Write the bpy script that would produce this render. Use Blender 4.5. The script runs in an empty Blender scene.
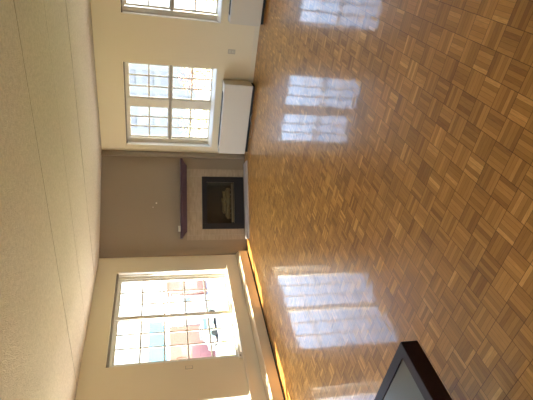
import bpy, bmesh, math, random
from mathutils import Vector, Matrix
random.seed(7)
SC = bpy.context.scene
COL = SC.collection
PI = math.pi

# ------------------------------------------------------------------ room measures (metres)
H = 2.44                 # ceiling height
A, B = 1.218, 1.3414     # where the corner chimney wall meets the left and back walls
WD = math.hypot(A, B)    # its width
ANG = math.atan2(A, B)
XR, YF = 7.3, -9.4       # right wall, front wall (behind the camera)

# ------------------------------------------------------------------ materials
def new_mat(name):
    m = bpy.data.materials.new(name); m.use_nodes = True
    nt = m.node_tree
    return m, nt, nt.nodes['Principled BSDF']

def N(nt, typ, **kw):
    n = nt.nodes.new(typ)
    for k, v in kw.items():
        setattr(n, k, v)
    return n

def plain(name, col, rough=0.5, metal=0.0, var=0.04, scale=6.0, bump=0.0, bscale=120.0, spec=0.5, coat=0.0):
    """colour with a little procedural mottling and an optional fine bump"""
    m, nt, bs = new_mat(name)
    tc = N(nt, 'ShaderNodeTexCoord')
    nz = N(nt, 'ShaderNodeTexNoise'); nz.inputs['Scale'].default_value = scale; nz.inputs['Detail'].default_value = 4
    nt.links.new(tc.outputs['Object'], nz.inputs['Vector'])
    mx = N(nt, 'ShaderNodeMix', data_type='RGBA')
    c1 = [max(0, c * (1 - var)) for c in col] + [1]
    c2 = [min(1, c * (1 + var)) for c in col] + [1]
    mx.inputs['A'].default_value = c1; mx.inputs['B'].default_value = c2
    nt.links.new(nz.outputs['Fac'], mx.inputs['Factor'])
    nt.links.new(mx.outputs['Result'], bs.inputs['Base Color'])
    bs.inputs['Roughness'].default_value = rough
    bs.inputs['Metallic'].default_value = metal
    bs.inputs['Specular IOR Level'].default_value = spec
    if coat:
        bs.inputs['Coat Weight'].default_value = coat
        bs.inputs['Coat Roughness'].default_value = 0.1
    if bump:
        n2 = N(nt, 'ShaderNodeTexNoise'); n2.inputs['Scale'].default_value = bscale; n2.inputs['Detail'].default_value = 3
        nt.links.new(tc.outputs['Object'], n2.inputs['Vector'])
        b = N(nt, 'ShaderNodeBump'); b.inputs['Strength'].default_value = bump; b.inputs['Distance'].default_value = 0.01
        nt.links.new(n2.outputs['Fac'], b.inputs['Height'])
        nt.links.new(b.outputs['Normal'], bs.inputs['Normal'])
    return m

def math_node(nt, op, a, b=None, c=None):
    n = N(nt, 'ShaderNodeMath', operation=op)
    for i, v in enumerate((a, b, c)):
        if v is None: continue
        if isinstance(v, (int, float)): n.inputs[i].default_value = v
        else: nt.links.new(v, n.inputs[i])
    return n.outputs[0]

def parquet():
    m, nt, bs = new_mat('mosaic_parquet')
    S, K = 0.1143, 5
    tc = N(nt, 'ShaderNodeTexCoord')
    sp = N(nt, 'ShaderNodeSeparateXYZ'); nt.links.new(tc.outputs['Object'], sp.inputs[0])
    u = math_node(nt, 'DIVIDE', sp.outputs['X'], S); v = math_node(nt, 'DIVIDE', sp.outputs['Y'], S)
    iu = math_node(nt, 'FLOOR', u); iv = math_node(nt, 'FLOOR', v)
    fu = math_node(nt, 'SUBTRACT', u, iu); fv = math_node(nt, 'SUBTRACT', v, iv)
    par = math_node(nt, 'FLOORED_MODULO', math_node(nt, 'ADD', iu, iv), 2.0)
    def sel(a, b):      # par ? b : a
        return math_node(nt, 'ADD', math_node(nt, 'MULTIPLY', a, math_node(nt, 'SUBTRACT', 1.0, par)), math_node(nt, 'MULTIPLY', b, par))
    across = sel(fu, fv); along = sel(fv, fu)
    sl = math_node(nt, 'MULTIPLY', across, float(K)); isl = math_node(nt, 'FLOOR', sl); fs = math_node(nt, 'SUBTRACT', sl, isl)
    cb = N(nt, 'ShaderNodeCombineXYZ'); nt.links.new(iu, cb.inputs[0]); nt.links.new(iv, cb.inputs[1]); nt.links.new(isl, cb.inputs[2])
    wn = N(nt, 'ShaderNodeTexWhiteNoise', noise_dimensions='3D'); nt.links.new(cb.outputs[0], wn.inputs['Vector'])
    cb2 = N(nt, 'ShaderNodeCombineXYZ'); nt.links.new(iu, cb2.inputs[0]); nt.links.new(iv, cb2.inputs[1]); cb2.inputs[2].default_value = 77.3
    wb = N(nt, 'ShaderNodeTexWhiteNoise', noise_dimensions='3D'); nt.links.new(cb2.outputs[0], wb.inputs['Vector'])
    tone = math_node(nt, 'ADD', math_node(nt, 'MULTIPLY', wn.outputs['Value'], 0.68), math_node(nt, 'MULTIPLY', wb.outputs['Value'], 0.32))
    # grain running along each slat
    gv = N(nt, 'ShaderNodeCombineXYZ')
    nt.links.new(math_node(nt, 'MULTIPLY', across, 9.0), gv.inputs[0]); nt.links.new(math_node(nt, 'MULTIPLY', along, 0.9), gv.inputs[1])
    nt.links.new(math_node(nt, 'MULTIPLY', wn.outputs['Value'], 60.0), gv.inputs[2])
    gr = N(nt, 'ShaderNodeTexNoise'); gr.inputs['Scale'].default_value = 3.0; gr.inputs['Detail'].default_value = 4
    nt.links.new(gv.outputs[0], gr.inputs['Vector'])
    tone2 = math_node(nt, 'ADD', tone, math_node(nt, 'MULTIPLY', math_node(nt, 'SUBTRACT', gr.outputs['Fac'], 0.5), 0.45))
    rp = N(nt, 'ShaderNodeValToRGB')
    e = rp.color_ramp.elements
    e[0].position = 0.05; e[0].color = (0.263, 0.118, 0.030, 1)
    e[1].position = 0.97; e[1].color = (0.700, 0.383, 0.107, 1)
    for pos, c in ((0.3, (0.375, 0.178, 0.043, 1)), (0.6, (0.463, 0.226, 0.055, 1)), (0.8, (0.539, 0.270, 0.069, 1))):
        x = e.new(pos); x.color = c
    nt.links.new(tone2, rp.inputs[0])
    # grooves between slats and between blocks
    def edge(f, w):
        d = math_node(nt, 'MINIMUM', f, math_node(nt, 'SUBTRACT', 1.0, f))
        return math_node(nt, 'LESS_THAN', d, w)
    g1 = edge(fs, 0.05); g2 = edge(along, 0.013); g3 = edge(across, 0.013)
    gap = math_node(nt, 'MAXIMUM', math_node(nt, 'MULTIPLY', g1, 0.45), math_node(nt, 'MAXIMUM', g2, g3))
    mx = N(nt, 'ShaderNodeMix', data_type='RGBA'); nt.links.new(math_node(nt, 'MULTIPLY', gap, 0.75), mx.inputs['Factor'])
    nt.links.new(rp.outputs[0], mx.inputs['A']); mx.inputs['B'].default_value = (0.045, 0.018, 0.006, 1)
    nt.links.new(mx.outputs['Result'], bs.inputs['Base Color'])
    # every slat lies at a very slightly different tilt, so reflections break up slat by slat
    wn2 = N(nt, 'ShaderNodeVectorMath', operation='SUBTRACT'); nt.links.new(wn.outputs['Color'], wn2.inputs[0]); wn2.inputs[1].default_value = (0.5, 0.5, 0.5)
    sc = N(nt, 'ShaderNodeVectorMath', operation='MULTIPLY'); nt.links.new(wn2.outputs[0], sc.inputs[0]); sc.inputs[1].default_value = (0.015, 0.015, 0.0)
    geo = N(nt, 'ShaderNodeNewGeometry')
    ad = N(nt, 'ShaderNodeVectorMath', operation='ADD'); nt.links.new(geo.outputs['Normal'], ad.inputs[0]); nt.links.new(sc.outputs[0], ad.inputs[1])
    nm = N(nt, 'ShaderNodeVectorMath', operation='NORMALIZE'); nt.links.new(ad.outputs[0], nm.inputs[0])
    wv = N(nt, 'ShaderNodeTexNoise'); wv.inputs['Scale'].default_value = 9.0; nt.links.new(tc.outputs['Object'], wv.inputs['Vector'])
    bp = N(nt, 'ShaderNodeBump'); bp.inputs['Strength'].default_value = 0.12; bp.inputs['Distance'].default_value = 0.004
    nt.links.new(wv.outputs['Fac'], bp.inputs['Height']); nt.links.new(nm.outputs[0], bp.inputs['Normal'])
    nt.links.new(bp.outputs['Normal'], bs.inputs['Normal'])
    bs.inputs['Roughness'].default_value = FLOOR_ROUGH
    bs.inputs['Specular IOR Level'].default_value = 0.15
    bs.inputs['Coat Weight'].default_value = FLOOR_COAT
    bs.inputs['Coat Roughness'].default_value = 0.07
    bs.inputs['Coat IOR'].default_value = 1.5
    nt.links.new(bp.outputs['Normal'], bs.inputs['Coat Normal'])
    return m
FLOOR_ROUGH, FLOOR_COAT = 0.36, 0.46

def ceiling_mat():
    m, nt, bs = new_mat('textured_ceiling')
    tc = N(nt, 'ShaderNodeTexCoord')
    n1 = N(nt, 'ShaderNodeTexNoise'); n1.inputs['Scale'].default_value = 38; n1.inputs['Detail'].default_value = 5; n1.inputs['Roughness'].default_value = 0.7
    nt.links.new(tc.outputs['Object'], n1.inputs['Vector'])
    vo = N(nt, 'ShaderNodeTexVoronoi'); vo.inputs['Scale'].default_value = 110; nt.links.new(tc.outputs['Object'], vo.inputs['Vector'])
    h = math_node(nt, 'ADD', n1.outputs['Fac'], math_node(nt, 'MULTIPLY', vo.outputs['Distance'], -0.6))
    mx = N(nt, 'ShaderNodeMix', data_type='RGBA'); nt.links.new(n1.outputs['Fac'], mx.inputs['Factor'])
    mx.inputs['A'].default_value = (0.37, 0.32, 0.265, 1); mx.inputs['B'].default_value = (0.80, 0.705, 0.60, 1)
    nt.links.new(mx.outputs['Result'], bs.inputs['Base Color'])
    b = N(nt, 'ShaderNodeBump'); b.inputs['Strength'].default_value = 0.6; b.inputs['Distance'].default_value = 0.012
    nt.links.new(h, b.inputs['Height']); nt.links.new(b.outputs['Normal'], bs.inputs['Normal'])
    bs.inputs['Roughness'].default_value = 0.95; bs.inputs['Specular IOR Level'].default_value = 0.15
    return m

def glass_mat():
    m = bpy.data.materials.new('window_glass'); m.use_nodes = True
    nt = m.node_tree; nt.nodes.clear()
    out = N(nt, 'ShaderNodeOutputMaterial'); mix = N(nt, 'ShaderNodeMixShader')
    lw = N(nt, 'ShaderNodeLayerWeight'); lw.inputs['Blend'].default_value = 0.5     # Schlick reflectance, the same from both sides of a thin pane
    pw = N(nt, 'ShaderNodeMath', operation='POWER'); nt.links.new(lw.outputs['Facing'], pw.inputs[0]); pw.inputs[1].default_value = 5.0
    fr = N(nt, 'ShaderNodeMath', operation='MULTIPLY_ADD'); nt.links.new(pw.outputs[0], fr.inputs[0]); fr.inputs[1].default_value = 0.92; fr.inputs[2].default_value = 0.04
    tr = N(nt, 'ShaderNodeBsdfTransparent'); tr.inputs['Color'].default_value = (0.93, 0.95, 0.95, 1)
    gl = N(nt, 'ShaderNodeBsdfGlossy'); gl.inputs['Roughness'].default_value = 0.02
    nt.links.new(fr.outputs[0], mix.inputs[0]); nt.links.new(tr.outputs[0], mix.inputs[1]); nt.links.new(gl.outputs[0], mix.inputs[2])
    nt.links.new(mix.outputs[0], out.inputs[0])
    return m

def brick_mat(name, c1, c2, mortar, scale=1.0, horizontal='xz', bw=0.22, rh=0.075, rough=0.85, ms=0.010):
    m, nt, bs = new_mat(name)
    tc = N(nt, 'ShaderNodeTexCoord'); sp = N(nt, 'ShaderNodeSeparateXYZ'); nt.links.new(tc.outputs['Object'], sp.inputs[0])
    cb = N(nt, 'ShaderNodeCombineXYZ')
    hsum = math_node(nt, 'ADD', sp.outputs['X'], sp.outputs['Y'])
    nt.links.new(hsum, cb.inputs[0]); nt.links.new(sp.outputs['Z'], cb.inputs[1])
    br = N(nt, 'ShaderNodeTexBrick'); br.inputs['Scale'].default_value = scale
    br.inputs['Color1'].default_value = (*c1, 1); br.inputs['Color2'].default_value = (*c2, 1); br.inputs['Mortar'].default_value = (*mortar, 1)
    br.inputs['Brick Width'].default_value = bw; br.inputs['Row Height'].default_value = rh; br.inputs['Mortar Size'].default_value = ms
    nt.links.new(cb.outputs[0], br.inputs['Vector']); nt.links.new(br.outputs['Color'], bs.inputs['Base Color'])
    bs.inputs['Roughness'].default_value = rough
    return m

def tile_mat():
    m, nt, bs = new_mat('beige_stone_tile')
    tc = N(nt, 'ShaderNodeTexCoord')
    nz = N(nt, 'ShaderNodeTexNoise'); nz.inputs['Scale'].default_value = 7; nz.inputs['Detail'].default_value = 6; nz.inputs['Distortion'].default_value = 0.6
    mp = N(nt, 'ShaderNodeMapping'); mp.inputs['Scale'].default_value = (1, 1, 4)
    nt.links.new(tc.outputs['Object'], mp.inputs[0]); nt.links.new(mp.outputs[0], nz.inputs['Vector'])
    rp = N(nt, 'ShaderNodeValToRGB'); e = rp.color_ramp.elements
    e[0].position = 0.3; e[0].color = (0.285, 0.222, 0.155, 1); e[1].position = 0.72; e[1].color = (0.40, 0.32, 0.23, 1)
    nt.links.new(nz.outputs['Fac'], rp.inputs[0]); nt.links.new(rp.outputs[0], bs.inputs['Base Color'])
    bs.inputs['Roughness'].default_value = 0.42
    return m

def wood_mat(name, c1, c2, rough=0.3, axis_scale=(1, 12, 12), scale=3.0, spec=0.28):
    m, nt, bs = new_mat(name)
    tc = N(nt, 'ShaderNodeTexCoord'); mp = N(nt, 'ShaderNodeMapping'); mp.inputs['Scale'].default_value = axis_scale
    nt.links.new(tc.outputs['Object'], mp.inputs[0])
    nz = N(nt, 'ShaderNodeTexNoise'); nz.inputs['Scale'].default_value = scale; nz.inputs['Detail'].default_value = 6
    nt.links.new(mp.outputs[0], nz.inputs['Vector'])
    mx = N(nt, 'ShaderNodeMix', data_type='RGBA'); nt.links.new(nz.outputs['Fac'], mx.inputs['Factor'])
    mx.inputs['A'].default_value = (*c1, 1); mx.inputs['B'].default_value = (*c2, 1)
    nt.links.new(mx.outputs['Result'], bs.inputs['Base Color']); bs.inputs['Roughness'].default_value = rough
    bs.inputs['Specular IOR Level'].default_value = spec
    return m

M = {}
M['floor'] = parquet()
M['ceiling'] = ceiling_mat()
M['wall'] = plain('cream_wall_paint', (0.76, 0.665, 0.48), 0.7, var=0.02, scale=2.5, bump=0.05, bscale=220, spec=0.3)
M['taupe'] = plain('taupe_wall_paint', (0.262, 0.205, 0.145), 0.5, var=0.05, scale=2.0, bump=0.05, bscale=180)
M['tile'] = tile_mat()
M['grout'] = plain('pale_grout', (0.40, 0.33, 0.25), 0.9)
M['white'] = plain('white_window_vinyl', (0.78, 0.75, 0.68), 0.4, var=0.02)
M['greige'] = plain('greige_window_vinyl', (0.74, 0.69, 0.59), 0.45, var=0.03)
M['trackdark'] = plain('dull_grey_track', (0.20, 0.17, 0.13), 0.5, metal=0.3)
M['baseboard'] = plain('cream_baseboard_paint', (0.74, 0.66, 0.50), 0.5, var=0.02)
M['glass'] = glass_mat()
M['cover'] = plain('off_white_enamel', (0.64, 0.585, 0.49), 0.42, var=0.02, scale=3)
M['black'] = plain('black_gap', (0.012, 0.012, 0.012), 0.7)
M['blackmetal'] = plain('matte_black_metal', (0.012, 0.012, 0.014), 0.45, spec=0.4)
M['firebox'] = plain('sooty_firebox_lining', (0.035, 0.032, 0.026), 0.85, var=0.3, scale=12)
M['log'] = wood_mat('charred_log', (0.05, 0.038, 0.022), (0.24, 0.18, 0.09), 0.85, (3, 14, 14), 4)
M['bronze'] = plain('dark_bronze_metal', (0.20, 0.17, 0.12), 0.45, metal=0.5)
M['hearth'] = plain('lilac_grey_stone', (0.43, 0.385, 0.365), 0.35, var=0.06, scale=14)
M['mantel'] = wood_mat('plum_brown_wood', (0.072, 0.042, 0.060), (0.104, 0.062, 0.084), 0.32, (1.5, 16, 16), 3)
M['plastic'] = plain('ivory_plastic', (0.68, 0.62, 0.50), 0.45, var=0.01)
M['outletplate'] = plain('tan_grey_plastic', (0.50, 0.44, 0.34), 0.45, var=0.01)
M['plasticdark'] = plain('shadow_grey_plastic', (0.12, 0.10, 0.08), 0.6)  # dark grey for the screw head and socket slots
M['heaterbeige'] = plain('beige_heater_enamel', (0.66, 0.53, 0.35), 0.38, var=0.03, scale=4)
M['table'] = wood_mat('espresso_wood', (0.014, 0.0055, 0.0065), (0.024, 0.010, 0.011), 0.45, (10, 1, 10), 4, 0.16)
M['tableglass'] = plain('smoked_table_glass', (0.075, 0.088, 0.075), 0.28, var=0.03, spec=0.5)
M['cord'] = plain('grey_white_cord', (0.50, 0.45, 0.40), 0.5)
M['dot'] = plain('rust_brown_cap', (0.20, 0.06, 0.02), 0.5)
# outside
M['brickrow'] = brick_mat('red_brick', (0.36, 0.115, 0.08), (0.30, 0.09, 0.06), (0.34, 0.22, 0.17))
M['siding'] = brick_mat('white_siding', (0.74, 0.74, 0.74), (0.70, 0.70, 0.70), (0.52, 0.52, 0.53), bw=4.0, rh=0.16, ms=0.012)
M['garagedoor'] = plain('grey_garage_door', (0.34, 0.29, 0.30), 0.6)
M['reddoor'] = plain('dark_red_door', (0.22, 0.085, 0.085), 0.6)
M['roof'] = plain('grey_shingle_roof', (0.30, 0.29, 0.29), 0.9, var=0.15, scale=20)
M['bluewall'] = plain('pale_blue_render', (0.13, 0.29, 0.36), 0.8)
M['lavender'] = plain('slate_blue_cladding', (0.044, 0.054, 0.066), 0.9, var=0.06, scale=0.3, spec=0.1)
M['bluepane'] = plain('blue_grey_glazing', (0.036, 0.044, 0.062), 0.7, spec=0.1)
M['winpane'] = plain('dark_window_pane', (0.10, 0.13, 0.17), 0.15)
M['grass'] = plain('pale_winter_lawn', (0.15, 0.19, 0.09), 0.95, var=0.25, scale=4)
M['asphalt'] = plain('light_asphalt', (0.22, 0.21, 0.21), 0.9, var=0.1, scale=8)
M['carpaint'] = plain('blue_grey_car_paint', (0.19, 0.24, 0.27), 0.35, coat=0.4)
M['tyre'] = plain('black_tyre_rubber', (0.02, 0.02, 0.02), 0.8)
M['leafyellow'] = plain('yellow_autumn_leaves', (0.52, 0.44, 0.22), 0.8, var=0.25, scale=5)
M['leafred'] = plain('red_autumn_leaves', (0.50, 0.22, 0.16), 0.8, var=0.25, scale=5)
M['bark'] = plain('grey_bark', (0.17, 0.13, 0.10), 0.9, var=0.2)

# ------------------------------------------------------------------ mesh helpers
class MB:
    def __init__(self): self.bm = bmesh.new()
    def box(self, x0, x1, y0, y1, z0, z1, bevel=0.0):
        bm = self.bm
        r = bmesh.ops.create_cube(bm, size=1.0)
        vs = r['verts']
        for v in vs:
            v.co = Vector(((x0 + x1) / 2 + v.co.x * (x1 - x0), (y0 + y1) / 2 + v.co.y * (y1 - y0), (z0 + z1) / 2 + v.co.z * (z1 - z0)))
        if bevel:
            es = list({e for v in vs for e in v.link_edges})
            bmesh.ops.bevel(bm, geom=es, offset=bevel, segments=2, profile=0.7, affect='EDGES')
        return self
    def prism(self, poly, z0, z1, bevel=0.0):
        """poly: xy list (counter-clockwise), extruded in z"""
        bm = self.bm
        lo = [bm.verts.new((x, y, z0)) for x, y in poly]; hi = [bm.verts.new((x, y, z1)) for x, y in poly]
        n = len(poly); fs = [bm.faces.new(lo[::-1]), bm.faces.new(hi)]
        for i in range(n): fs.append(bm.faces.new((lo[i], lo[(i + 1) % n], hi[(i + 1) % n], hi[i])))
        if bevel:
            es = list({e for f in fs for e in f.edges})
            bmesh.ops.bevel(bm, geom=es, offset=bevel, segments=2, profile=0.7, affect='EDGES')
        return self
    def prism_x(self, prof, x0, x1, bevel=0.0):
        """prof: yz list, extruded along x"""
        bm = self.bm
        a = [bm.verts.new((x0, y, z)) for y, z in prof]; b = [bm.verts.new((x1, y, z)) for y, z in prof]
        n = len(prof); fs = [bm.faces.new(a[::-1]), bm.faces.new(b)]
        for i in range(n): fs.append(bm.faces.new((a[i], a[(i + 1) % n], b[(i + 1) % n], b[i])))
        bmesh.ops.recalc_face_normals(bm, faces=fs)
        if bevel:
            es = list({e for f in fs for e in f.edges})
            bmesh.ops.bevel(bm, geom=es, offset=bevel, segments=2, profile=0.7, affect='EDGES')
        return self
    def cyl(self, p0, p1, r0, r1=None, seg=16):
        r1 = r0 if r1 is None else r1
        p0, p1 = Vector(p0), Vector(p1); d = p1 - p0
        q = d.to_track_quat('Z', 'Y').to_matrix().to_4x4()
        mat = Matrix.Translation((p0 + p1) / 2) @ q
        bmesh.ops.create_cone(self.bm, cap_ends=True, segments=seg, radius1=r0, radius2=r1, depth=d.length, matrix=mat)
        return self
    def tube(self, pts, r, seg=8):
        bm = self.bm; pts = [Vector(p) for p in pts]; rings = []
        for i, p in enumerate(pts):
            d = (pts[min(i + 1, len(pts) - 1)] - pts[max(i - 1, 0)]).normalized()
            up = Vector((0, 0, 1)) if abs(d.z) < 0.95 else Vector((1, 0, 0))
            s = d.cross(up).normalized(); t = s.cross(d)
            rings.append([bm.verts.new(p + r * (math.cos(k * 2 * PI / seg) * s + math.sin(k * 2 * PI / seg) * t)) for k in range(seg)])
        for a, b in zip(rings, rings[1:]):
            for k in range(seg): bm.faces.new((a[k], a[(k + 1) % seg], b[(k + 1) % seg], b[k]))
        bm.faces.new(rings[0][::-1]); bm.faces.new(rings[-1])
        return self
    def build(self, name, mat, parent=None, loc=None, rotz=None, smooth=False, kind=None):
        bm = self.bm
        bmesh.ops.recalc_face_normals(bm, faces=bm.faces)
        me = bpy.data.meshes.new(name); bm.to_mesh(me); bm.free()
        me.materials.append(mat)
        if smooth:
            for p in me.polygons: p.use_smooth = True
        o = bpy.data.objects.new(name, me); COL.objects.link(o)
        if parent is not None: o.parent = parent
        if loc is not None: o.location = loc
        if rotz is not None: o.rotation_euler = (0, 0, rotz)
        if kind: o['kind'] = kind
        return o

def thing(name, label, cat, loc=(0, 0, 0), rotz=0.0, group=None):
    o = bpy.data.objects.new(name, None); COL.objects.link(o)
    o.empty_display_size = 0.1
    o.location = loc; o.rotation_euler = (0, 0, rotz); o['label'] = label; o['category'] = cat
    if group: o['group'] = group
    return o

def tag(o, label, cat, group=None):
    o['label'] = label; o['category'] = cat
    if group: o['group'] = group
    return o

# ------------------------------------------------------------------ the shell
TW = 0.16   # wall thickness
MB().box(-TW, XR + TW, YF - TW, TW, -0.12, 0).build('floor', M['floor'], kind='structure')
MB().box(-TW, XR + TW, YF - TW, TW, H, H + 0.12).build('ceiling', M['ceiling'], kind='structure')
# thin open joints between the ceiling panels
M['seam'] = plain('ceiling_joint', (0.30, 0.26, 0.19), 0.9)
for i, y in enumerate((-1.775, -3.54)):
    b = MB(); b.box(B * 0.0 + 0.02, XR - 0.02, y - 0.004, y + 0.004, H - 0.002, H + 0.001)
    b.build('trim_%d' % (20 + i), M['seam'], kind='structure')
b = MB(); b.box(0.02, XR - 0.02, -2.7145, -2.7125, H - 0.001, H + 0.001); b.build('trim_22', M['seam'], kind='structure')

def wall_with_holes(name, length, holes, mat, loc, rotz):
    """wall along local x from 0..length, inner face at y=0, thickness +y; holes: (x0,x1,z0,z1) sorted"""
    b = MB(); x = 0.0
    for (h0, h1, z0, z1) in holes:
        b.box(x, h0, 0, TW, 0, H); b.box(h0, h1, 0, TW, 0, z0); b.box(h0, h1, 0, TW, z1, H); x = h1
    b.box(x, length, 0, TW, 0, H)
    return b.build(name, mat, loc=loc, rotz=rotz, kind='structure')

# back wall: three equal windows (the third is unseen, added for more light), z .60-2.045
BW = [(1.452, 2.85), (3.54, 4.938), (5.63, 7.028)]
BZ = (0.60, 2.045)
wall_with_holes('wall_back', XR, [(a, b_, *BZ) for a, b_ in BW], M['wall'], (0, 0, 0), 0)
# left wall: local x = y - YF
LW = [(-5.59, -3.86), (-3.30, -1.565)]
LZ = (0.405, 2.147)
wall_with_holes('wall_left', -YF, [(a - YF, b_ - YF, *LZ) for a, b_ in LW], M['wall'], (0, YF, 0), PI / 2)
MB().box(XR, XR + TW, YF, 0, 0, H).build('wall_right', M['wall'], kind='structure')
# unseen wide south window, added behind the camera to brighten the room
FW = [(3.7, 6.7)]; FZ = (0.40, 2.15)
wall_with_holes('wall_front', XR, [(a, b_, *FZ) for a, b_ in FW], M['wall'], (XR, YF, 0), PI)

# taupe chimney wall across the corner, with the firebox opening (local x along the wall, +y into the corner)
FB = (0.452, 1.376, 0.035, 0.772)
DT = 0.30
k0, k1 = 1 / math.tan(PI / 2 - ANG), 1 / math.tan(ANG)
b = MB()
b.prism([(0, 0), (FB[0], 0), (FB[0], DT), (DT * k0, DT)], 0, H)
b.prism([(FB[1], 0), (WD, 0), (WD - DT * k1, DT), (FB[1], DT)], 0, H)
b.box(FB[0], FB[1], 0, DT, FB[3], H)
b.box(FB[0], FB[1], 0, DT, 0, FB[2])
b.build('wall_corner', M['taupe'], loc=(0, -A, 0), rotz=ANG, kind='structure')
# flat upright boards where the chimney wall meets its neighbours
b = MB(); b.prism([(0.016, -0.016), (0.115, -0.016), (0.115, 0), (0.002, 0)], 0.0, H, 0.003)
b.build('trim_1', M['taupe'], loc=(0, -A, 0), rotz=ANG, kind='structure')
b = MB(); b.prism([(1.712, -0.045), (WD - 0.050, -0.045), (WD - 0.002, 0), (1.712, 0)], 0.0, H, 0.008)
b.build('trim_2', M['taupe'], loc=(0, -A, 0), rotz=ANG, kind='structure')

# baseboards
MB().box(B + 0.03, XR - 0.01, -0.014, 0, 0, 0.075, 0.003).build('baseboard_back', M['baseboard'], kind='structure')
MB().box(XR - 0.014, XR, YF + 0.01, -0.02, 0, 0.075, 0.003).build('baseboard_right', M['baseboard'], kind='structure')
MB().box(0.02, XR - 0.02, YF, YF + 0.014, 0, 0.075, 0.003).build('baseboard_front', M['baseboard'], kind='structure')

# ------------------------------------------------------------------ windows
def sash(parent, x0, x1, z0, z1, y, cols, rows, st=0.030, sb=0.030, mat=None, gmat=None):
    """glass area x0..x1, z0..z1; stile width st, rail height sb"""
    mat = mat or M['white']
    b = MB()
    b.box(x0 - st, x0, y, y + 0.035, z0 - sb, z1 + sb, 0.004); b.box(x1, x1 + st, y, y + 0.035, z0 - sb, z1 + sb, 0.004)
    b.box(x0, x1, y, y + 0.035, z0 - sb, z0, 0.004); b.box(x0, x1, y, y + 0.035, z1, z1 + sb, 0.004)
    s = b.build('sash', mat, parent)
    g = MB(); g.box(x0 - 0.004, x1 + 0.004, y + 0.016, y + 0.020, z0 - 0.004, z1 + 0.004); g.build('pane', M['glass'], s)
    mu = MB(); w = 0.012
    for i in range(1, cols):
        x = x0 + (x1 - x0) * i / cols; mu.box(x - w, x + w, y + 0.008, y + 0.0155, z0, z1)
    for i in range(1, rows):
        z = z0 + (z1 - z0) * i / rows; mu.box(x0, x1, y + 0.0085, y + 0.015, z - w, z + w)
    mu.build('muntin_grid', gmat or M['white'], s)
    return s

def window_root(n, loc, rotz, label):
    o = bpy.data.objects.new('window_%d' % n, None); COL.objects.link(o)
    o.location = loc; o.rotation_euler = (0, 0, rotz); o['kind'] = 'structure'; o['label'] = label; return o

def back_window(n, x, label):
    w = window_root(n, (x, 0, BZ[0]), 0, label)
    W, Hh = 1.398, BZ[1] - BZ[0]
    b = MB()
    b.box(0, 0.085, 0.105, TW, 0, Hh, 0.003); b.box(W - 0.025, W, 0.105, TW, 0, Hh, 0.003)
    b.box(0.085, W - 0.025, 0.105, TW, 0, 0.03, 0.003); b.box(0.085, W - 0.025, 0.105, TW, Hh - 0.05, Hh, 0.003)
    b.build('window_frame', M['greige'], w)
    MB().box(0.672, 0.788, 0.098, TW, 0.03, Hh - 0.05, 0.003).build('mullion', M['greige'], w)
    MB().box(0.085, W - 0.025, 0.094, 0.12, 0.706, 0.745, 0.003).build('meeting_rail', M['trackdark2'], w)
    MB().prism_x([(-0.004, 0.0005), (0.104, 0.0005), (0.104, 0.055), (-0.004, 0.012)], 0.002, W - 0.002, 0.003).build('window_sill', M['white'], w)
    MB().box(0.003, W - 0.003, 0.06, 0.104, Hh - 0.022, Hh - 0.001, 0.002).build('head_track', M['trackdark'], w)  # thin dark strip under the head of the opening
    MB().box(0.0005, 0.014, 0.002, 0.104, 0.023, Hh - 0.023, 0.002).build('jamb_lining', M['white'], w)
    for (a, b_) in ((0.125, 0.642), (0.818, 1.343)):
        sash(w, a, b_, 0.075, 0.690, 0.120, 3, 2, mat=M['greige'])
        sash(w, a, b_, 0.762, 1.366, 0.122, 3, 2, mat=M['greige'])
    return w
M['trackdark2'] = plain('shaded_meeting_rail', (0.36, 0.33, 0.27), 0.5)  # grey-brown rail, darker than the window frame
back_window(2, BW[0][0], 'double window in the back wall nearest the fireplace corner')
back_window(3, BW[1][0], 'double window cut by the top edge of the photo')
back_window(4, BW[2][0], 'double window in the back wall farthest from the fireplace')

def left_window(n, y, label, ring=False):
    w = window_root(n, (0, y, LZ[0]), PI / 2, label)
    W, Hh = 1.735, LZ[1] - LZ[0]
    b = MB()
    b.box(0, 0.075, 0.085, TW, 0, Hh, 0.003); b.box(W - 0.075, W, 0.085, TW, 0, Hh, 0.003)
    b.box(0.075, W - 0.075, 0.085, TW, 0, 0.03, 0.003); b.box(0.075, W - 0.075, 0.085, TW, Hh - 0.05, Hh, 0.003)
    b.build('window_frame', M['white'], w)
    sash(w, 0.118, 0.832, 0.066, 1.655, 0.112, 3, 5, st=0.036, sb=0.034)
    sash(w, 0.902, 1.622, 0.066, 1.655, 0.104, 3, 5, st=0.036, sb=0.034)
    MB().box(0.838, 0.899, 0.090, 0.104, 0.03, Hh - 0.05, 0.003).build('mullion', M['greige'], w)
    MB().box(0.004, W - 0.004, 0.035, 0.084, Hh - 0.030, Hh - 0.001, 0.003).build('head_track', M['trackdark'], w)  # dark grey strip along the top of the opening
    j = MB(); j.box(W - 0.016, W - 0.0005, 0.004, 0.084, 0.004, Hh - 0.032, 0.003); j.box(W - 0.034, W - 0.017, 0.050, 0.084, 0.004, Hh - 0.032, 0.003)
    j.build('jamb_lining', M['white'], w)
    if ring:
        t = MB(); t.tube([(0.095 + 0.04 * math.sin(k / 14 * PI), 0.098, 0.80 - 0.07 * math.cos(k / 14 * PI)) for k in range(15)], 0.006)
        t.build('pull_handle', M['greige'], w, smooth=True)
        c = MB(); c.box(-0.045, 0.055, -0.022, -0.002, 0.004, 0.052, 0.006)
        br = c.build('sill_bracket', M['greige'], w)
        MB().cyl((0.0, -0.0225, 0.03), (0.0, -0.026, 0.03), 0.011).build('screw', M['plasticdark'], br)
        d = MB(); d.cyl((W + 0.055, -0.0005, -0.022), (W + 0.055, -0.010, -0.022), 0.012)
        d.build('end_cap', M['dot'], w)
    return w
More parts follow.
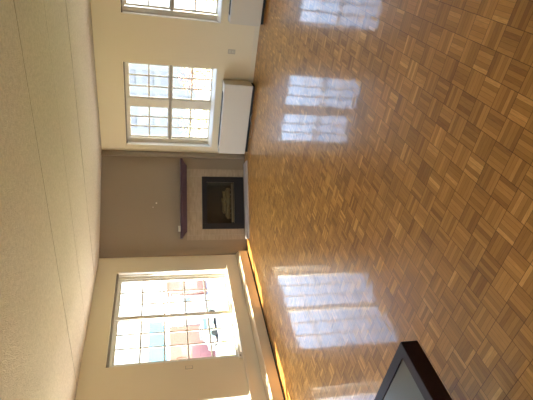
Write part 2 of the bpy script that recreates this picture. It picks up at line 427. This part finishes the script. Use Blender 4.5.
def added_south_window(n, lx, W, label):
    w = window_root(n, (XR - lx, YF, FZ[0]), PI, label); Hh = FZ[1] - FZ[0]
    b = MB(); b.box(0, 0.05, 0.085, TW, 0, Hh, 0.003); b.box(W - 0.05, W, 0.085, TW, 0, Hh, 0.003)
    b.box(0.05, W - 0.05, 0.085, TW, 0, 0.03, 0.003); b.box(0.05, W - 0.05, 0.085, TW, Hh - 0.03, Hh, 0.003)
    b.build('window_frame', M['white'], w)
    for k in range(3):
        x0 = 0.055 + (W - 0.11) * k / 3; sash(w, x0 + 0.034, x0 + (W - 0.11) / 3 - 0.034, 0.066, Hh - 0.066, 0.108, 3, 5)
    MB().box(0.002, W - 0.002, 0.0, 0.084, 0, 0.022, 0.004).build('window_sill', M['white'], w)
for k, (a_, b_) in enumerate(FW): added_south_window(6 + k, a_, b_ - a_, 'window in the wall behind the camera')
left_window(1, LW[1][0], 'wide two-pane sliding window in the left wall beside the fireplace', True)
left_window(5, LW[0][0], 'second window in the left wall, at the bottom edge of the photo')
# narrow stool that runs on under both left windows
b = MB(); b.box(0.0, 0.020, -5.75, -1.50, LZ[0] - 0.040, LZ[0] - 0.004, 0.004)
b.build('trim_3', M['baseboard'], kind='structure')

# ------------------------------------------------------------------ fireplace (local frame of the chimney wall)
fpl = thing('fireplace', 'built-in black gas fireplace with beige tile surround in the taupe corner wall', 'fireplace', (0, -A, 0), ANG)
# tiles: side columns and a header, with open joints over a grout bed
S0, S1, ZT = 0.262, 1.512, 1.035
gb = MB(); gb.box(S0 + 0.003, FB[0] - 0.002, -0.008, -0.0005, 0.026, ZT - 0.003); gb.box(FB[1] + 0.002, S1 - 0.003, -0.008, -0.0005, 0.026, ZT - 0.003)
gb.box(FB[0] - 0.002, FB[1] + 0.002, -0.008, -0.0005, FB[3] + 0.002, ZT - 0.003)
su = gb.build('surround', M['grout'], fpl)
t = MB(); j = 0.0025
def tile(x0, x1, z0, z1): t.box(x0 + j, x1 - j, -0.016, -0.0085, z0 + j, z1 - j, 0.0015)
for z0, z1 in ((0.024, 0.40), (0.40, FB[3] - 0.0)):
    tile(S0, 0.345, z0, z1); tile(0.345, FB[0] - 0.002, z0, z1); tile(FB[1] + 0.002, S1, z0, z1)
tile(S0, 0.345, FB[3], ZT); tile(0.345, FB[0] - 0.002, FB[3], ZT); tile(FB[1] + 0.002, S1, FB[3], ZT)
xs = [FB[0] - 0.002, 0.76, 1.07, FB[1] + 0.002]
for a_, b_ in zip(xs, xs[1:]): tile(a_, b_, FB[3], ZT)
t.build('tile_facing', M['tile'], su)
b = MB()
b.box(FB[0], 0.548, -0.020, 0.015, FB[2], FB[3], 0.003); b.box(1.280, FB[1], -0.020, 0.015, FB[2], FB[3], 0.003)
b.box(0.548, 1.280, -0.020, 0.015, 0.690, FB[3], 0.003); b.box(0.548, 1.280, -0.020, 0.015, FB[2], 0.205, 0.003)
fr = b.build('metal_frame', M['blackmetal'], fpl)
lo = MB()
for k in range(4): lo.box(0.60, 1.23, -0.0225, -0.0205, 0.070 + k * 0.028, 0.080 + k * 0.028, 0.0008)
lo.build('louver', M['blackmetal'], fr)
b = MB(); th = 0.012
b.box(0.548, 0.548 + th, 0.016, 0.27, 0.205, 0.690); b.box(1.280 - th, 1.280, 0.016, 0.27, 0.205, 0.690)
b.box(0.548 + th, 1.280 - th, 0.258, 0.27, 0.205, 0.690); b.box(0.548 + th, 1.280 - th, 0.016, 0.258, 0.205, 0.205 + th)
b.box(0.548 + th, 1.280 - th, 0.016, 0.258, 0.690 - th, 0.690)
b.build('firebox', M['firebox'], fpl)
MB().box(0.550, 1.278, 0.004, 0.008, 0.207, 0.688).build('glass_front', M['glass'], fpl)
MB().box(0.570, 1.262, 0.012, 0.024, 0.220, 0.252, 0.003).build('burner_rail', M['bronze'], fpl)
gr = MB()
for k in range(7):
    x = 0.66 + k * 0.085; gr.box(x - 0.006, x + 0.006, 0.05, 0.24, 0.240, 0.252); gr.box(x - 0.006, x + 0.006, 0.05, 0.062, 0.2175, 0.2395); gr.box(x - 0.006, x + 0.006, 0.228, 0.24, 0.2175, 0.2395)
gr.build('grate', M['blackmetal'], fpl)
def log(p0, p1, r, n=9):
    b = MB(); pts = []
    p0, p1 = Vector(p0), Vector(p1)
    for k in range(n):
        f = k / (n - 1); p = p0.lerp(p1, f); p.z += 0.006 * math.sin(f * 9); p.y += 0.005 * math.cos(f * 7); pts.append(p)
    b.tube(pts, r, 10)
    for v in b.bm.verts: v.co += Vector((random.uniform(-1, 1), random.uniform(-1, 1), random.uniform(-1, 1))) * r * 0.10
    return b.build('log', M['log'], fpl, smooth=True)
log((0.64, 0.09, 0.292), (1.19, 0.10, 0.296), 0.036)
log((0.68, 0.18, 0.295), (1.17, 0.19, 0.292), 0.040)
log((0.74, 0.10, 0.365), (1.02, 0.19, 0.372), 0.030)
log((0.92, 0.19, 0.362), (1.14, 0.11, 0.366), 0.028)

# hearth slab: flat stone on the floor before the fireplace
b = MB(); b.prism([(0.262, -0.275), (1.622, -0.275), (1.622, -0.001), (0.262, -0.001)], 0.0, 0.022, 0.004)
hs = b.build('hearth_slab', M['hearth'], loc=(0, -A, 0), rotz=ANG)
tag(hs, 'thin grey stone slab on the floor in front of the fireplace', 'hearth')

# mantel shelf: wide at the top, ends and front cut back towards the bottom
mt = thing('mantel_shelf', 'dark plum-brown wooden mantel shelf above the fireplace', 'shelf', (0, -A, 0), ANG)
b = MB(); bm = b.bm
def ring(x0, x1, d, z): return [bm.verts.new(q) for q in ((x0, -d, z), (x1, -d, z), (x1, -0.0005, z), (x0, -0.0005, z))]
lv = [ring(0.400, 1.548, 0.095, 1.038), ring(0.375, 1.575, 0.118, 1.062), ring(0.318, 1.628, 0.150, 1.100), ring(0.300, 1.646, 0.160, 1.112)]
for a_, b_ in zip(lv, lv[1:]):
    for k in range(4): bm.faces.new((a_[k], a_[(k + 1) % 4], b_[(k + 1) % 4], b_[k]))
bm.faces.new(lv[0][::-1]); bm.faces.new(lv[-1])
b.build('mantel_moulding', M['mantel'], mt)
MB().box(0.286, 1.660, -0.172, -0.0005, 1.1125, 1.150, 0.004).build('shelf_board', M['mantel'], mt)
bx = MB(); bx.box(-0.048, 0.048, -0.02, 0.02, 0, 0.034, 0.004)
bo = bx.build('small_box', M['plastic'], loc=(0, 0, 0))
p = Matrix.Translation((0, -A, 0)) @ Matrix.Rotation(ANG, 4, 'Z') @ Vector((0.452, -0.14, 1.1505))
bo.location = p; bo.rotation_euler = (0, 0, ANG); tag(bo, 'small ivory box on the left end of the mantel shelf', 'box')

# two wall screws left above the mantel
def on_chimney(s, d, z): return Matrix.Translation((0, -A, 0)) @ Matrix.Rotation(ANG, 4, 'Z') @ Vector((s, d, z))
for s, z, r, lab in ((0.905, 1.545, 0.014, 'larger pale wall plug on the taupe wall above the mantel'), (0.835, 1.60, 0.008, 'smaller pale wall plug, above and left of the larger one')):
    c = MB(); c.cyl((0, -0.0005, 0), (0, -0.010, 0), r, r * 0.7, 14); c.cyl((0, -0.0095, 0), (0, -0.020, 0), r * 0.4, r * 0.4, 10)
    o = c.build('wall_plug', M['plastic'], loc=on_chimney(s, 0, z), rotz=ANG)
    tag(o, lab, 'wall plug', 'wall plugs above the mantel')

# ------------------------------------------------------------------ convector covers under the back windows
def convector(x, w, label):
    D, Z = 0.262, 0.505
    o = thing('convector_cover', label, 'radiator', (x, 0, 0), 0, 'convector covers under the back windows')
    b = MB(); b.box(0.0, w, -D, -0.016, 0.048, 0.487, 0.006); b.build('body', M['cover'], o)
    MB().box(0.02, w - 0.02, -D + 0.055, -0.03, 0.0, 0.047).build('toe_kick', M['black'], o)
    b = MB(); b.box(-0.002, w + 0.002, -D - 0.003, -0.205, 0.4875, Z, 0.004)
    b.box(-0.002, w + 0.002, -0.045, -0.016, 0.4875, Z, 0.004)
    b.box(-0.002, 0.09, -0.2045, -0.0455, 0.4875, Z, 0.004); b.box(w - 0.16, w + 0.002, -0.2045, -0.0455, 0.4875, Z, 0.004)
    tp = b.build('top_cover', M['cover'], o)
    g = MB(); g.box(0.091, w - 0.161, -0.204, -0.046, 0.4875, 0.501)
    n = 26
    for k in range(n):
        xx = 0.11 + (w - 0.30) * k / (n - 1); g.box(xx - 0.002, xx + 0.002, -0.203, -0.047, 0.5015, 0.504)
    g.build('outlet_grille', M['black'], o)
    for xe, nm in ((-0.0045, 'end_panel'), (w + 0.0005, 'end_panel')):
        e = MB(); e.box(xe, xe + 0.004, -D + 0.004, -0.018, 0.09, 0.484, 0.001); e.build(nm, M['cover'], o)
    return o
convector(1.475, 1.215, 'whole off-white convector cover under the window next to the fireplace')
convector(3.605, 1.215, 'off-white convector cover under the window cut by the edge of the photo')
# thin cord that comes out from under the whole cover
c = MB(); c.tube([(2.24, -0.290, 0.006), (2.22, -0.295, 0.02), (2.18, -0.305, 0.035), (2.12, -0.33, 0.030), (2.06, -0.37, 0.008), (1.96, -0.39, 0.0045), (1.86, -0.36, 0.0045), (1.80, -0.29, 0.0045)], 0.0042, 6)
tag(c.build('cord', M['cord'], smooth=True), 'thin pale cord looping out from under the convector cover', 'cord')

# wall outlet between the back windows
o = thing('wall_outlet', 'ivory double socket low on the wall between the two windows', 'outlet', (3.137, 0, 0.40))
MB().box(-0.036, 0.036, -0.006, -0.0005, -0.058, 0.058, 0.002).build('cover_plate', M['outletplate'], o)
for z in (-0.026, 0.026):
    r = MB(); r.box(-0.017, 0.017, -0.0085, -0.0065, z - 0.016, z + 0.016, 0.0006); rc = r.build('socket', M['plastic'], o)
    s = MB(); s.box(-0.009, -0.006, -0.0092, -0.0086, z - 0.006, z + 0.008); s.box(0.006, 0.009, -0.0092, -0.0086, z - 0.006, z + 0.008); s.cyl((0, -0.0086, z - 0.010), (0, -0.0092, z - 0.010), 0.0028, None, 8)
    s.build('socket_slots', M['plasticdark'], rc)

# small switch plate on the left wall beside the window
o = thing('switch_plate', 'small cream wall plate on the left wall beside the wide window', 'switch', (0, -3.405, 1.12), PI / 2)
MB().box(-0.032, 0.032, -0.007, -0.0005, -0.055, 0.055, 0.002).build('cover_plate', M['wall'], o)
MB().box(-0.024, 0.024, -0.0085, -0.0075, -0.046, 0.046, 0.0008).build('plate_rim', M['trackdark'], o)
MB().box(-0.020, 0.020, -0.0125, -0.009, -0.042, 0.042, 0.001).build('rocker', M['wall'], o)

# ------------------------------------------------------------------ baseboard heater along the left wall
LY0, LY1 = YF + 0.05, -A - 0.06
L = LY1 - LY0
hb = thing('baseboard_heater', 'long beige baseboard heater along the left wall under the windows', 'heater', (0, LY0, 0), PI / 2)
# local: x along the wall (+Y), -y into the room
b = MB(); b.prism_x([(-0.002, 0.022), (-0.014, 0.022), (-0.014, 0.194), (-0.002, 0.206)], 0.0, L); b.build('back_plate', M['heaterbeige'], hb)
b = MB(); b.prism_x([(-0.104, 0.020), (-0.098, 0.020), (-0.098, 0.153), (-0.020, 0.1985), (-0.020, 0.205), (-0.104, 0.1565)], 0.0, L, 0.0015); b.build('front_panel', M['heaterbeige'], hb)
f = MB(); f.box(0.06, L - 0.06, -0.090, -0.022, 0.040, 0.135); f.build('fin_tube', M['trackdark'], hb)
e = MB(); e.prism_x([(-0.106, 0.0), (-0.002, 0.0), (-0.002, 0.207), (-0.020, 0.207), (-0.106, 0.158)], L + 0.0005, L + 0.036, 0.002); e.build('end_cap', M['heaterbeige'], hb)
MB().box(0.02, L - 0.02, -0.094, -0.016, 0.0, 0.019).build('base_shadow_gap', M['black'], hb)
for k in range(1, 4):
    x = L - 1.95 * k
    s = MB(); s.prism_x([(-0.1055, 0.020), (-0.1045, 0.020), (-0.1045, 0.1565), (-0.021, 0.2055), (-0.021, 0.207), (-0.1055, 0.158)], x, x + 0.05); s.build('joint_cover', M['heaterbeige'], hb)

# ------------------------------------------------------------------ coffee table in the lower left of the room
TX, TY, TH = 3.442, -5.820, 0.45
TL, TWD = 1.12, 0.68
tb = thing('coffee_table', 'dark espresso coffee table with a smoked glass inset, corner showing at the frame edge', 'table', (TX - TL / 2, TY - TWD / 2, 0))
hx, hy = TL / 2, TWD / 2
rw = 0.052; tz0 = TH - 0.082
def rim_outline(hx, hy, r):
    pts = []
    for cx_, cy_, a0 in ((hx - r, hy - r, 0), (-hx + r, hy - r, 90), (-hx + r, -hy + r, 180), (hx - r, -hy + r, 270)):
        for k in range(6):
            a_ = math.radians(a0 + k * 18); pts.append((cx_ + r * math.cos(a_), cy_ + r * math.sin(a_)))
    return pts
bm = bmesh.new()
outer = rim_outline(hx, hy, 0.012); inner = rim_outline(hx - rw, hy - rw, 0.002)
n = len(outer)
prof = [(outer, tz0), (outer, TH - 0.004), (rim_outline(hx - 0.004, hy - 0.004, 0.010), TH), (inner, TH), (inner, tz0)]
rings = [[bm.verts.new((x, y, z)) for x, y in ol] for ol, z in prof]
for a_, b_ in zip(rings, rings[1:] + rings[:1]):
    for k in range(n): bm.faces.new((a_[k], a_[(k + 1) % n], b_[(k + 1) % n], b_[k]))
mb = MB(); mb.bm.free(); mb.bm = bm; mb.build('top_frame', M['table'], tb)
MB().box(-hx + rw + 0.003, hx - rw - 0.003, -hy + rw + 0.003, hy - rw - 0.003, TH - 0.012, TH - 0.003, 0.001).build('glass_inset', M['tableglass'], tb)
MB().box(-hx + rw + 0.001, hx - rw - 0.001, -hy + rw + 0.001, hy - rw - 0.001, tz0 + 0.02, TH - 0.0125).build('under_panel', M['table'], tb)
for sx in (-1, 1):
    for sy in (-1, 1):
        b = MB(); cx_, cy_ = sx * (hx - 0.40), sy * (hy - 0.27)
        b.box(cx_ - 0.03, cx_ + 0.03, cy_ - 0.03, cy_ + 0.03, 0.0, tz0 + 0.0195, 0.004); b.build('leg', M['table'], tb)
MB().box(-hx + 0.433, hx - 0.433, -0.05, 0.05, 0.12, 0.145, 0.003).build('stretcher', M['table'], tb)

# ------------------------------------------------------------------ outside, seen through the panes
GZ = -4.2
g = MB(); g.box(-140, 90, -90, 130, GZ - 0.55, GZ - 0.05); g.build('ground', M['asphalt'], kind='structure')
def slab(name, x0, x1, y0, y1, z0, z1, mat): return MB().box(x0, x1, y0, y1, z0, z1).build(name, mat)
for nm, x0, x1, y0, y1, mt_ in (('lawn_left', -29, -9, -30, 40, 'grass'), ('lawn_back', -8.9, 25, 9, 42, 'grass'), ('yard_left', -64, -29.1, -30, 40, 'asphalt'), ('yard_back', -29, 40, 42.1, 120, 'asphalt')):
    MB().box(x0, x1, y0, y1, GZ - 0.049, GZ - 0.001).build('ground_' + nm.split('_')[1] + ('' if 'lawn' in nm else '_paved'), M[mt_], kind='structure')

def house(x0, x1, y0, y1, z1, mat, label, wins=(), doors=(), roof=True, face='+x', cat='house', roofmat=None, fmat=None, pmat=None):
    o = thing('house' if cat == 'house' else 'apartment_building', label, cat, ((x0 + x1) / 2, (y0 + y1) / 2, GZ))
    hx_, hy_, hz = (x1 - x0) / 2, (y1 - y0) / 2, z1 - GZ
    MB().box(-hx_, hx_, -hy_, hy_, 0, hz).build('walls', mat, o)
    if roof:
        b = MB(); bm = b.bm; e = 0.25; rh = 0.55
        b.box(-hx_ - e, hx_ + e, -hy_ - e, hy_ + e, hz + 0.001, hz + 0.12)
        vs = [bm.verts.new(q) for q in ((-hx_ - e, -hy_ - e, hz + 0.121), (hx_ + e, -hy_ - e, hz + 0.121), (hx_ + e, hy_ + e, hz + 0.121), (-hx_ - e, hy_ + e, hz + 0.121), (0, -hy_ - e, hz + rh), (0, hy_ + e, hz + rh))]
        for f in ((0, 1, 4), (2, 3, 5), (1, 2, 5, 4), (3, 0, 4, 5), (0, 3, 2, 1)): bm.faces.new([vs[k] for k in f])
        b.build('roof', roofmat or M['roof'], o)
    for (u, v, w, h) in wins:      # u along the face, v up
        for typ in (0,):
            f = MB(); p = MB()
            if face == '+x':
                f.box(hx_ + 0.001, hx_ + 0.06, u - w / 2, u + w / 2, v, v + h); p.box(hx_ + 0.061, hx_ + 0.07, u - w / 2 + 0.08, u + w / 2 - 0.08, v + 0.08, v + h - 0.08)
            else:
                f.box(u - w / 2, u + w / 2, -hy_ - 0.06, -hy_ - 0.001, v, v + h); p.box(u - w / 2 + 0.08, u + w / 2 - 0.08, -hy_ - 0.07, -hy_ - 0.061, v + 0.08, v + h - 0.08)
            fo = f.build('house_window', fmat or M['white'], o); p.build('pane', pmat or M['winpane'], fo)
    for (u, w, h, mt_) in doors:
        d = MB(); d.box(hx_ + 0.001, hx_ + 0.05, u - w / 2, u + w / 2, 0.02, h); d.build('garage_door', mt_, o)
    return o
house(-41, -33, 19.9, 25.4, 0.35, M['brickrow'], 'low red brick house left of centre in the wide left window', roof=False, wins=((1.6, 0.7, 1.7, 0.7),), doors=((-0.9, 2.4, 2.3, M['reddoor']),))
house(-41, -33.5, 26.0, 30.4, 0.1, M['siding'], 'white sided house right of the brick house beyond the left window', doors=((-1.0, 2.6, 2.2, M['garagedoor']),), wins=((1.4, 1.9, 0.9, 1.1),))
house(-42, -34, 31.2, 36.5, 0.5, M['brickrow'], 'red brick house at the right end of the row outside', wins=((-1.0, 1.2, 1.0, 1.2), (1.2, 1.2, 1.0, 1.2)))
house(-80, -66, 45.5, 55.0, 3.3, M['bluewall'], 'pale blue block behind the row of low houses', cat='building', roof=False, wins=tuple((u, 2.6, 1.2, 1.2) for u in (-2.5, 0.5, 3.0)))
# parked car
def car(label, loc, rotz):
    o = thing('car', label, 'car', loc, rotz)
    b = MB(); prof = [(-2.15, 0.30), (-2.2, 0.62), (-2.05, 0.84), (-1.35, 0.92), (-0.75, 1.38), (0.75, 1.42), (1.35, 0.98), (2.1, 0.80), (2.2, 0.55), (2.12, 0.30)]
    bm = b.bm; rr = []
    for y, sc in ((-0.86, 0.93), (-0.80, 1.0), (0.80, 1.0), (0.86, 0.93)):
        rr.append([bm.verts.new((x * (0.985 if sc < 1 else 1), y * (0.82 if z > 1.0 else 1), 0.3 + (z - 0.3) * sc)) for x, z in prof])
    k_ = len(prof)
    for a_, b_ in zip(rr, rr[1:]):
        for k in range(k_): bm.faces.new((a_[k], a_[(k + 1) % k_], b_[(k + 1) % k_], b_[k]))
    bm.faces.new(rr[0][::-1]); bm.faces.new(rr[-1])
    b.build('body', M['carpaint'], o)
    for sx in (-1.35, 1.35):
        for sy in (-1, 1):
            w = MB(); w.cyl((sx, sy * 0.70, 0.32), (sx, sy * 0.90, 0.32), 0.32, None, 20); w.build('wheel', M['tyre'], o, smooth=False)
    for s in (-1, 1):
        w = MB(); w.prism_x([(s * 0.80, 0.98), (s * 0.745, 1.30), (s * 0.765, 1.31), (s * 0.825, 0.98)], -0.95, 0.95); w.build('side_window', M['winpane'], o)
    return o
car('blue-grey car parked before the brick house outside', (-30.6, 22.9, GZ), PI / 2)

def blob_tree(label, loc, h, r, mat, n=420, cat='tree'):
    o = thing('tree', label, cat, loc)
    MB().cyl((0, 0, 0), (0, 0, h * 0.6), 0.14, 0.06, 10).build('trunk', M['bark'], o)
    b = MB(); bm = b.bm
    for k in range(n):
        v = Vector((random.gauss(0, 1), random.gauss(0, 1), random.gauss(0, 1))).normalized() * (random.random() ** 0.4)
        c = Vector((v.x * r, v.y * r, h * 0.68 + v.z * h * 0.34)); s = random.uniform(0.10, 0.22)
        q = Matrix.Rotation(random.random() * 6.28, 3, Vector((random.gauss(0, 1), random.gauss(0, 1), random.gauss(0, 1))).normalized())
        vs = [bm.verts.new(c + q @ Vector(w_)) for w_ in ((-s, 0, 0), (0, -s * 0.6, 0.04), (s, 0, 0), (0, s * 0.6, 0.04))]
        bm.faces.new(vs)
    b.build('crown', mat, o)
    return o
house(-34, -11.5, 60, 72, 7.6, M['lavender'], 'tall slate-blue apartment block far beyond the window next to the fireplace', cat='building', roof=False, face='-y', fmat=M['lavender'], pmat=M['bluepane'], wins=tuple((u, v, 2.2, 1.7) for u in (-9, -5.4, -1.8, 1.8, 5.4, 9) for v in (1.2, 3.9, 6.6, 9.3)))
blob_tree('yellow autumn tree outside the window next to the fireplace, left one', (-7.6, 21, GZ), 4.3, 1.9, M['leafyellow'])
blob_tree('red-leaved tree between the yellow trees beyond the back windows', (-4.6, 23, GZ), 4.4, 1.5, M['leafred'], 300)
blob_tree('yellow autumn tree outside the back windows, right one', (-1.6, 20, GZ), 4.3, 2.0, M['leafyellow'])
blob_tree('bare-stemmed yellow tree outside the window at the top edge', (1.8, 19, GZ), 4.2, 1.6, M['leafyellow'], 300)

# ------------------------------------------------------------------ light
SUN_DIR = Vector((0.21, 0.42, -1.0)).normalized()
s = bpy.data.lights.new('sun', 'SUN'); s.energy = 24.0; s.angle = math.radians(0.6); s.color = (1.0, 0.88, 0.70)
so = bpy.data.objects.new('sun', s); COL.objects.link(so); so.rotation_euler = SUN_DIR.to_track_quat('-Z', 'Y').to_euler()
so.location = (-2, -6, 12)
w = bpy.data.worlds.new('sky'); SC.world = w; w.use_nodes = True
nt = w.node_tree; bg = nt.nodes['Background']
sky = nt.nodes.new('ShaderNodeTexSky'); sky.sky_type = 'NISHITA'; sky.sun_disc = False
sky.sun_elevation = math.radians(65); sky.sun_rotation = math.radians(200); sky.air_density = 1.0; sky.dust_density = 3.0; sky.ozone_density = 1.0
# thin bright cloud over the blue
mixw = nt.nodes.new('ShaderNodeMix'); mixw.data_type = 'RGBA'; mixw.inputs['Factor'].default_value = 0.45
mixw.inputs['B'].default_value = (1.1, 1.35, 1.7, 1)
nt.links.new(sky.outputs[0], mixw.inputs['A']); nt.links.new(mixw.outputs['Result'], bg.inputs['Color'])
bg.inputs['Strength'].default_value = 0.62
def portal(loc, rot, sx, sy):
    l = bpy.data.lights.new('daylight_portal', 'AREA'); l.shape = 'RECTANGLE'; l.size = sx; l.size_y = sy; l.cycles.is_portal = True
    o = bpy.data.objects.new('daylight_portal', l); COL.objects.link(o); o.location = loc; o.rotation_euler = rot
for a_, b_ in BW: portal(((a_ + b_) / 2, TW + 0.02, sum(BZ) / 2), (-PI / 2, 0, 0), b_ - a_, BZ[1] - BZ[0])
for a_, b_ in LW: portal((-TW - 0.02, (a_ + b_) / 2, sum(LZ) / 2), (0, -PI / 2, 0), LZ[1] - LZ[0], b_ - a_)

for a_, b_ in FW: portal((XR - (a_ + b_) / 2, YF - TW - 0.02, sum(FZ) / 2), (PI / 2, 0, 0), b_ - a_, FZ[1] - FZ[0])

# ------------------------------------------------------------------ camera (held upright, the photo lies on its side)
CX, CY, CZ, YAW, PIT, ROLL, F = 4.9287, -6.9245, 1.5028, 0.5856, 0.2431, 0.0030, 433.67
fw = Vector((-math.sin(YAW) * math.cos(PIT), math.cos(YAW) * math.cos(PIT), -math.sin(PIT)))
rt = Vector((math.cos(YAW), math.sin(YAW), 0)); up = rt.cross(fw)
r2 = rt * math.cos(ROLL) + up * math.sin(ROLL); u2 = -rt * math.sin(ROLL) + up * math.cos(ROLL)
cam = bpy.data.cameras.new('camera'); co = bpy.data.objects.new('camera', cam); COL.objects.link(co)
ax, ay, az = -u2, r2, -fw
co.matrix_world = Matrix(((ax.x, ay.x, az.x, CX), (ax.y, ay.y, az.y, CY), (ax.z, ay.z, az.z, CZ), (0, 0, 0, 1)))
cam.sensor_fit = 'HORIZONTAL'; cam.sensor_width = 36.0; cam.lens = 36.0 * F / 533.0; cam.clip_start = 0.05; cam.clip_end = 500
SC.camera = co
vs_ = SC.view_settings
vs_.view_transform = 'Standard'; vs_.look = 'None'; vs_.gamma = 1.0; vs_.use_curve_mapping = False
vs_.exposure = 2.25
